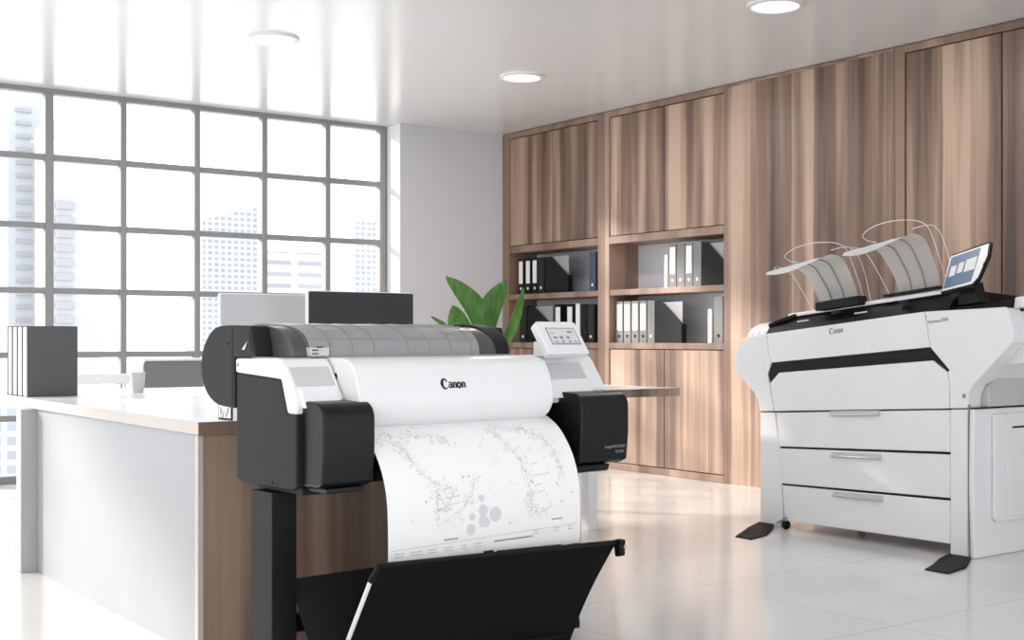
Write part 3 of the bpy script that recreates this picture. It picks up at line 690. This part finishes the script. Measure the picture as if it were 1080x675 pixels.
bm = B(); tube(bm, [bsk(.13, .98), bsk(.98, .98)], .007, 8); part('basket_rail', bm, 'black')
bm = B(); box(bm, .52, .76, -.103, -.097, .408, .415)
for v in bm.verts: v.co.z -= .030 * (v.co.x) - .004; v.co.y -= .018 * v.co.x
box(bm, .47, .50, -.118, -.110, .397, .408); part('stack_guide', bm, 'black')

# the printed sheet coming out of the plotter
SH = thing('printed_plan_sheet', 'large white plan sheet with fine drawings curling out of the near plotter', 'paper', (1.523, 2.966, 0), .084)
pp = smoothline([(.15, .772), (.10, .756), (.045, .722), (-.004, .663), (-.033, .600), (-.045, .535), (-.048, .45), (-.0475, .40), (-.046, .378)], 8)
U0, U1 = .190, .902
bm = B(); sheet(bm, pp, U0, U1, .0008, nseg=1); sh = obj('paper_sheet', bm, M['paper'], SH)
cum = [0]
for a, b in zip(pp, pp[1:]): cum.append(cum[-1] + math.hypot(b[0] - a[0], b[1] - a[1]))
Lp = cum[-1]
def pp_at(s):    # s metres along the sheet from the printer
    s = max(0, min(Lp - 1e-6, s))
    for i in range(len(cum) - 1):
        if cum[i + 1] >= s:
            k = (s - cum[i]) / (cum[i + 1] - cum[i]); a, b = Vector(pp[i]), Vector(pp[i + 1]); d = (b - a).normalized()
            n = Vector((d.y, -d.x)); 
            if n.x > 0: n = -n
            return a.lerp(b, k), n
def on_sheet(u, s, off=.0006):
    p, n = pp_at(s); return Vector((U0 + u, p.x + n.x * off, p.y + n.y * off))
def ink_line(bm, pts, wd):
    for a, b in zip(pts, pts[1:]):
        a, b = Vector(a), Vector(b); d = b - a
        if d.length < 1e-6: continue
        q = Vector((-d.y, d.x)).normalized() * wd / 2; k = max(1, int(d.length / .02))
        for i in range(k):
            p0 = a.lerp(b, i / k); p1 = a.lerp(b, (i + 1) / k)
            bm.faces.new([bm.verts.new(on_sheet(*c)) for c in (p0 + q, p0 - q, p1 - q, p1 + q)])
def ink_disc(bm, u, s, r, off=.0006, n=14):
    bm.faces.new([bm.verts.new(on_sheet(u + r * math.cos(2 * PI * k / n), s + r * math.sin(2 * PI * k / n), off)) for k in range(n)])
rnd = random.Random(3)
pale, dark, grey = B(), B(), B()
def squiggle(u, s, sc, bm, wd=.0013):
    pts = [(u, s)]
    for _ in range(rnd.randint(2, 5)): pts.append((pts[-1][0] + rnd.uniform(-sc, sc), pts[-1][1] + rnd.uniform(-sc, sc)))
    ink_line(bm, pts, wd)
def outline(path, spread, cnt, bm1=grey):
    ink_line(pale, path, .0016)
    for _ in range(cnt):
        i = rnd.randrange(len(path) - 1); k = rnd.random(); a, b = Vector(path[i]), Vector(path[i + 1]); p = a.lerp(b, k) + Vector((rnd.gauss(0, spread), rnd.gauss(0, spread)))
        r = rnd.random()
        if r < .45: squiggle(p.x, p.y, .012, pale)
        elif r < .7: squiggle(p.x, p.y, .008, bm1, .0011)
        elif r < .9: ink_disc(pale, p.x, p.y, rnd.uniform(.0012, .003))
        else: ink_disc(grey, p.x, p.y, rnd.uniform(.0012, .0024))
# two coast-like drawings
outline([(.03, .115), (.07, .13), (.10, .17), (.12, .22), (.16, .265), (.17, .30), (.165, .38)], .010, 70)
outline([(.05, .10), (.12, .12), (.18, .11), (.24, .125), (.27, .15)], .014, 70)
outline([(.16, .265), (.20, .275), (.23, .30), (.20, .33), (.17, .345)], .014, 30)
outline([(.165, .385), (.22, .36), (.26, .345), (.29, .31), (.31, .26)], .008, 30)
outline([(.42, .10), (.46, .15), (.49, .20), (.505, .26), (.51, .33), (.52, .38)], .009, 60)
outline([(.44, .095), (.50, .105), (.56, .11), (.60, .13), (.635, .18), (.65, .24), (.63, .30)], .010, 70)
outline([(.52, .38), (.57, .375), (.60, .36)], .008, 12)
for _ in range(60): squiggle(rnd.uniform(.03, .68), rnd.uniform(.10, .40), .010, pale)
for u, s, l in ((.19, .285, .035), (.20, .31, .05), (.20, .33, .045), (.19, .345, .03), (.53, .235, .03), (.53, .27, .07), (.53, .30, .03), (.54, .32, .03)): ink_line(pale, [(u, s), (u + l, s - .004)], .003)
for u, s, r in ((.285, .405, .016), (.33, .385, .018), (.33, .355, .017), (.29, .37, .011), (.325, .32, .010), (.375, .37, .022), (.34, .39, .014)): ink_disc(pale, u, s, r)
for u, s in ((.13, .315), (.27, .255), (.29, .255), (.52, .285), (.525, .29), (.62, .30), (.60, .115), (.505, .255), (.43, .40), (.17, .34), (.68, .33), (.635, .355)): ink_disc(grey, u, s, .003)
# captions: rows of tiny dashes
def caption(u, s, n, bm, h=.0032, rows=1, step=.0085):
    for r in range(rows):
        x = u
        for _ in range(n):
            l = rnd.uniform(.003, .006); y = s + r * .008; ink_line(bm, [(x, y), (x + l, y - .0)], h); x += l + .0018
caption(.19, .425, 8, dark, .004); caption(.595, .405, 7, dark, .0038)
for u, n in ((.02, 5), (.075, 6), (.13, 5), (.19, 5), (.25, 3), (.295, 5)): caption(u, .447, n, grey, .0026, 2)
caption(.37, .447, 24, dark, .0042)
for u, n in ((.52, 4), (.60, 4), (.66, 3)): caption(u, .432, n, grey, .0026, 2)
ink_line(grey, [(.01, .437), (.70, .426)], .0012)
for nm, b_, m in (('pale_drawing', pale, 'ink_pale'), ('drawing_marks', grey, 'ink'), ('captions', dark, 'ink_dark')):
    obj(nm, b_, M[m], sh)['kind'] = 'stuff'

# ------------------------------------------------------------------ the far plotter (local x runs along its front to the right, y to its back)
PR = thing('large_format_printer', 'large white floor standing plotter with three drawers, two frosted trays and a tilted touch panel', 'printer', (5.04, 4.72, 0), -PI / 2)
def wp(v):
    return Vector((v.x, v.y, v.z * (1 + .11 * (v.x - .07) / 1.17)))
def rp(name, bm, m, bevel=0, parent=None, seg=2): return obj(name, bm, M[m] if isinstance(m, str) else m, parent or PR, bevel=bevel, seg=seg, warp=wp)
H0 = .613
# lower cabinet
bm = B(); box(bm, .06, 1.26, .05, .70, .06, .605); rp('cabinet_body', bm, 'machine_white')
bm = B(); prism(bm, [(.026, .022), (.128, .022), (.185, .05), (.160, .45), (.128, .605), (.026, .605)], 'y', 0, .10); rp('front_leg', bm, 'machine_white', .006)
bm = B(); prism(bm, [(1.198, .0), (1.290, .0), (1.290, H0 - .004), (1.198, H0 - .004)], 'y', 0, .10); rp('front_leg', bm, 'machine_white', .006)
bm = B(); prism(bm, [(1.2905, .0), (1.2905, .72), (1.292, .73), (1.292, .0)], 'y', .0, .02); rp('leg_seam', bm, 'mid_grey')
bm = B(); prism(bm, [(.012, .0), (.75, .0), (.75, H0 - .004), (.006, H0 - .004), (.0, .3)], 'x', 1.2922, 1.318); rp('side_skirt', bm, 'machine_white', .008)
bm = B(); prism(bm, [(.14, .155), (.16, .14), (.66, .14), (.66, .585), (.14, .585)], 'x', 1.318, 1.335); sb = rp('side_box', bm, 'machine_white', .006)
bm = B(); prism(bm, [(.23, .16), (.23, .565), (.66, .565), (.66, .16)], 'x', 1.335, 1.342); rp('side_cover', bm, 'machine_white', .004, sb)
bm = B(); box(bm, 1.342, 1.344, .27, .50, .522, .530); rp('side_slot', bm, 'black', 0, sb)
bm = B(); box(bm, .026, 1.32, .012, .70, H0 - .0045, H0 - .001); rp('parting_gap', bm, 'black')
# three drawers
for (z0, z1, xl0, xl1, zh) in ((.428, .604, .158, .136, .595), (.236, .418, .172, .160, .397), (.046, .226, .195, .176, .207)):
    bm = B(); prism(bm, [(xl0, z0), (1.196, z0 + .004), (1.196, z1 + .003), (xl1, z1)], 'y', .004, .048); d = rp('drawer', bm, 'machine_white', .003)
    bm = B(); box(bm, .150, 1.196, .012, .046, z1 + .001, z1 + .0095 if z1 < .6 else z1 + .003); rp('drawer_gap', bm, 'black', 0, d)
    hx = .503 + (.604 - z1) * .05
    bm = B(); prism(bm, rrect(hx, hx + .30, zh - .012, zh + .014, .004, 2), 'y', -.004, .004); h = rp('handle', bm, 'pale_grey', .001, d)
    bm = B(); tube(bm, [(hx + .006, -.018, zh - .004), (hx + .294, -.018, zh - .004)], .0055, 10); rp('handle_bar', bm, 'chrome', 0, h)
    bm = B()
    for x in (hx + .018, hx + .282): tube(bm, [(x, -.018, zh - .004), (x, .0, zh - .004)], .006, 8)
    rp('handle_post', bm, 'chrome', 0, h)
# feet: flat black pads and castors
def pad(pts_top, name='foot_pad'):
    bm = B(); top = [bm.verts.new(p) for p in pts_top]; bot = [bm.verts.new((p[0], p[1], 0.0)) for p in pts_top]; n = len(top)
    bm.faces.new(top); bm.faces.new(bot[::-1])
    for i in range(n): bm.faces.new((top[i], top[(i + 1) % n], bot[(i + 1) % n], bot[i]))
    return rp(name, bm, 'rubber', .002)
pad([(.030, -.012, .022), (.135, -.012, .022), (.20, -.10, .016), (.30, -.25, .008), (.34, -.40, .006), (.23, -.40, .005), (.17, -.30, .006), (.09, -.16, .012)])
pad([(1.200, -.012, .012), (1.315, -.012, .012), (1.36, -.09, .014), (1.43, -.22, .010), (1.47, -.40, .006), (1.35, -.40, .005), (1.31, -.29, .006), (1.24, -.14, .010)])
for x, y in ((.203, .005), (1.16, .35), (.30, .50), (1.10, .62)):
    bm = B(); lathe(bm, [(.0001, -.014), (.020, -.014), (.024, -.006), (.024, .006), (.020, .014), (.0001, .014)], 18, (x, y, .0245), 'x'); c_ = rp('castor', bm, 'rubber')
    bm = B(); lathe(bm, [(.0001, -.016), (.008, -.016), (.008, -.014)], 12, (x, y, .0245), 'x'); rp('hub', bm, 'chrome', 0, c_)
    bm = B(); box(bm, x - .012, x + .012, y - .012, y + .012, .045, .064); rp('castor_bracket', bm, 'mid_grey', 0, c_)
# upper body
LH = [(.026, H0), (.015, .668), (-.010, .712), (-.125, .815), (-.150, .850), (-.157, .905), (-.140, .965), (-.117, 1.004), (-.085, 1.018), (.073, 1.026), (.081, .954), (.1075, .868), (.0815, .808), (.0935, .762), (.127, H0)]
RH = [(1.200, H0), (1.197, .72), (1.185, .767), (1.197, .771), (1.094, .874), (1.065, 1.030), (1.480, 1.006), (1.495, .990), (1.524, .900), (1.518, .866), (1.318, .705), (1.298, .672), (1.290, H0)]
bm = B(); prism(bm, LH, 'y', -.005, .16); rp('front_housing', bm, 'machine_white', .006, seg=3)
bm = B(); prism(bm, RH, 'y', -.005, .10); rp('front_housing', bm, 'machine_white', .006, seg=3)
UC = [(.075, 1.024), (.0825, .954), (.109, .869), (1.092, .875), (1.063, 1.030)]
bm = B(); prism(bm, UC, 'y', -.003, .06); rp('upper_cover', bm, 'machine_white', .003)
LC = [(.098, .760), (.161, .8125), (1.108, .8175), (1.183, .766), (1.195, .722), (1.197, H0), (.130, H0)]
bm = B(); prism(bm, LC, 'y', -.003, .06); rp('lower_cover', bm, 'machine_white', .003)
SL = [(.084, .808), (.1095, .866), (1.0935, .8725), (1.196, .769), (1.186, .768), (1.109, .8185), (.160, .8135), (.0965, .763)]
bm = B(); prism(bm, SL, 'y', .002, .05); sl = rp('paper_slot', bm, 'black')
bm = B(); box(bm, .16, 1.10, -.002, .03, .846, .852); rp('slot_lip', bm, 'charcoal', 0, sl)
bm = B(); prism(bm, [(.03, H0), (1.29, H0), (1.30, .70), (1.40, .80), (1.40, 1.00), (-.02, 1.00), (-.08, .85), (.02, .70)], 'y', .101, .70); rp('upper_body', bm, 'machine_white')
# flank: pale side with an arch beneath it; the hollow's shading is put into its grey
arch = [(.02, .70), (.10, .745), (.25, .80), (.45, .83), (.70, .84)]
bm = B(); prism(bm, [(.10, .99), (.72, .99), (.72, .85), (.45, .845), (.25, .82), (.10, .78)], 'x', 1.40, 1.52); rp('flank_housing', bm, 'machine_white', .010, seg=3)
bm = B(); prism(bm, [(.10, H0 + .002), (.72, H0 + .002), (.72, .80), (.45, .80), (.25, .76), (.10, .70)], 'x', 1.28, 1.33); rp('flank_arch', bm, 'arch_shade_grey', .006)
bm = B(); prism(bm, [(.05, 1.0), (.72, 1.0), (.72, 1.045), (.06, 1.045)], 'x', 1.485, 1.535); rp('flank_top', bm, 'machine_white', .008)
bm = B(); box(bm, 1.268, 1.284, -.010, -.004, .655, .672); rp('lock_button', bm, 'mid_grey', .002)
# black feed table on top
bm = B(); prism(bm, [(-.002, 1.012), (.03, 1.060), (.11, 1.105), (.30, 1.105), (.60, 1.09), (.60, 1.00), (-.002, 1.00)], 'x', .062, 1.19); ft = rp('feed_table', bm, 'black', .003)
bm = B(); prism(bm, [(.01, 1.0), (.03, 1.034), (.20, 1.046), (.60, 1.04), (.60, 1.0)], 'x', 1.19, 1.484); rp('feed_table_end', bm, 'black', .003)
bm = B(); tube(bm, [(.06, .04, 1.07), (.13, .045, 1.085), (.20, .09, 1.105)], .014, 8); rp('corner_knob', bm, 'black')
for x in (.25, .62):
    bm = B(); box(bm, x, x + .075, .038, .045, 1.066, 1.073); rp('guide_mark', bm, 'pale_grey', 0, ft)
bm = B(); prism(bm, [(.085, 1.103), (.14, 1.103), (.14, 1.122), (.085, 1.122)], 'x', .145, 1.12); rp('tray_rail', bm, 'white_plastic', .004)
# paper-like guides at the left shoulder
for k in range(4):
    x = -.09 + k * .042; pr_ = smoothline([(.02 + .003 * k, 1.016), (.035, 1.05), (.08, 1.082), (.15, 1.10), (.24, 1.105)], 4)
    bm = B(); prism(bm, pr_ + [(.24, 1.012)], 'x', x, x + .041); rp('shoulder_guide', bm, 'machine_white', .003)
# trays: arched frosted sheets with flutes, wire hoops
def tray(x0, x1, zt, g):
    m_ = 24; prof_ = smoothline([(.112, 1.082), (.085, 1.160), (.040, 1.222), (-.015, 1.282), (-.075, 1.305), (-.15, 1.306), (-.235, 1.282)], 4); L_ = len(prof_) - 1
    def pt(k, i, lift=0.0, off=0.0):
        q, z = prof_[i]; s = i / L_; return Vector((x0 - .055 * s ** 1.5 + (x1 - x0 + g * s ** 1.5) * k, q - lift * .5 + off, z + lift + zt + .012 * (k - .5) * s))
    bm = B(); R_ = []
    for i in range(L_ + 1):
        s = i / L_; r = []
        for j in range(m_ + 1):
            k = j / m_; fl_ = .014 * abs(math.sin(3 * PI * k)) * (1 - s) ** .5
            r.append(bm.verts.new(pt(k, i) + Vector((0, fl_, -fl_ * .7))))
        R_.append(r)
    for a, b in zip(R_, R_[1:]):
        for j in range(m_): bm.faces.new((a[j], a[j + 1], b[j + 1], b[j]))
    bmesh.ops.solidify(bm, geom=bm.faces[:], thickness=.003)
    t_ = rp('catch_tray', bm, 'tray_sheet')
    for k in (1 / 3, 2 / 3):
        bm = B(); tube(bm, [pt(k, i, 0, -.004) for i in range(0, L_ - 5)], .0045, 6); rp('tray_rib', bm, 'mid_grey', 0, t_)
    bm = B(); A_, B_ = [], []
    for k in range(13):
        f = k / 12; p = pt(f, L_); A_.append(bm.verts.new(p + Vector((0, 0, .004)))); B_.append(bm.verts.new(p + Vector((0, -.014, -.004 - .030 * max(0, math.sin(PI * (f * .88 + .10))) ** 1.2 * (1 - .55 * f)))))
    for a, b, c, d in zip(A_, A_[1:], B_[1:], B_): bm.faces.new((a, b, c, d))
    bmesh.ops.solidify(bm, geom=bm.faces[:], thickness=.005); rp('tray_lip', bm, 'white_plastic', 0, t_)  # whiter than the sheet: light from the front painted into the lip
    I = lambda f: int(L_ * f)
    for path in ([pt(-.22, 1), pt(-.25, I(.5), .0), pt(-.12, I(.8), .01), pt(.0, I(.95), .0)],
                 [pt(.95, 0) + Vector((.05, 0, .01)), pt(1.12, I(.35), .03), pt(1.1, I(.6), .05), pt(.85, I(.8), .065), pt(.5, I(.9), .07), pt(.3, I(.95), .05), pt(.28, I(.9), .02), pt(.36, I(.85), .004)],
                 [pt(1.1, 0) + Vector((.05, 0, .01)), pt(1.32, I(.35), .03), pt(1.25, I(.6), .035), pt(1.0, I(.8), .02)]):
        bm = B(); tube(bm, smoothline(path, 6), .0016, 6); rp('wire_hoop', bm, 'white_metal', 0, t_)
    return t_
tray(.350, .590, 0.030, .10)
tray(.835, 1.070, .040, .09)
bm = B(); box(bm, .385, .65, .02, .10, 1.108, 1.150); rp('tray_clamp', bm, 'black', .004)
bm = B(); box(bm, .765, 1.08, .07, .12, 1.128, 1.140); rp('tray_clamp', bm, 'black', .003)
for x in (.49, .90):
    bm = B(); box(bm, x, x + .05, .02, .05, 1.078, 1.092); rp('rail_catch', bm, 'charcoal', .002)
# tilted touch panel
c00, c10, c11, c01 = Vector((1.160, -.015, 1.100)), Vector((1.368, -.015, 1.118)), Vector((1.342, .10, 1.292)), Vector((1.130, .10, 1.265))
nn = (c10 - c00).cross(c01 - c00).normalized()
if nn.y > 0: nn = -nn
def pq(a, b, off): return (c00 * (1 - a) + c10 * a) * (1 - b) + (c01 * (1 - a) + c11 * a) * b + nn * off
def panel(name, poly, o0, o1, m, bevel=0, parent=None):
    bm = B(); A = [bm.verts.new(pq(a, b, o0)) for a, b in poly]; Bv = [bm.verts.new(pq(a, b, o1)) for a, b in poly]; n = len(poly)
    bm.faces.new(A[::-1]); bm.faces.new(Bv)
    for i in range(n): bm.faces.new((A[i], A[(i + 1) % n], Bv[(i + 1) % n], Bv[i]))
    return rp(name, bm, m, bevel, parent)
oct_ = [(-.01, .0), (.0, -.03), (.80, -.05), (.93, .10), (1.05, .62), (1.02, .97), (.95, 1.0), (.05, 1.0), (-.01, .93)]
tp = panel('touch_panel', oct_, -.018, 0, 'black', .003)
panel('panel_front', [(.02, .02), (.78, .01), (.90, .14), (1.0, .63), (.97, .93), (.04, .95), (.015, .9)], 0, .0015, 'white_plastic', 0, tp)
SCRB = mat('panel_screen_blue', (.10, .15, .24), .3, emis=.35)
panel('panel_display', [(.04, .07), (.74, .07), (.79, .90), (.06, .90)], .0015, .0022, SCRB, 0, tp)
for r in ((.12, .27, .35, .62), (.31, .45, .38, .65), (.49, .76, .36, .68)): panel('display_tile', [(r[0], r[2]), (r[1], r[2]), (r[1] + .01, r[3]), (r[0] + .01, r[3])], .0045, .0052, M['label_white'], 0, tp)
panel('panel_button', [(.955, .40), (.975, .40), (.982, .46), (.962, .46)], .0015, .003, 'black', 0, tp)
bm = B(); prism(bm, [(1.205, 1.04), (1.325, 1.04), (1.300, 1.09), (1.290, 1.13), (1.215, 1.12)], 'y', .045, .12); rp('panel_neck', bm, 'black', .004)
canon(PR, (.497, -.0035, .982), (1, 0, .02), (0, 0, 1), .0285, M['logo_grey'], wp)
lettering('model_lettering', 'PlotWave', .0175, M['binder_grey'], PR, ((1.082, -.0075, .977), (1, 0, -.0), (0, 0, 1)), 0, wp)
lettering('model_lettering', '7500', .020, M['logo_grey'], PR, ((1.152, -.0075, .979), (1, 0, -.0), (0, 0, 1)), .0003, wp)
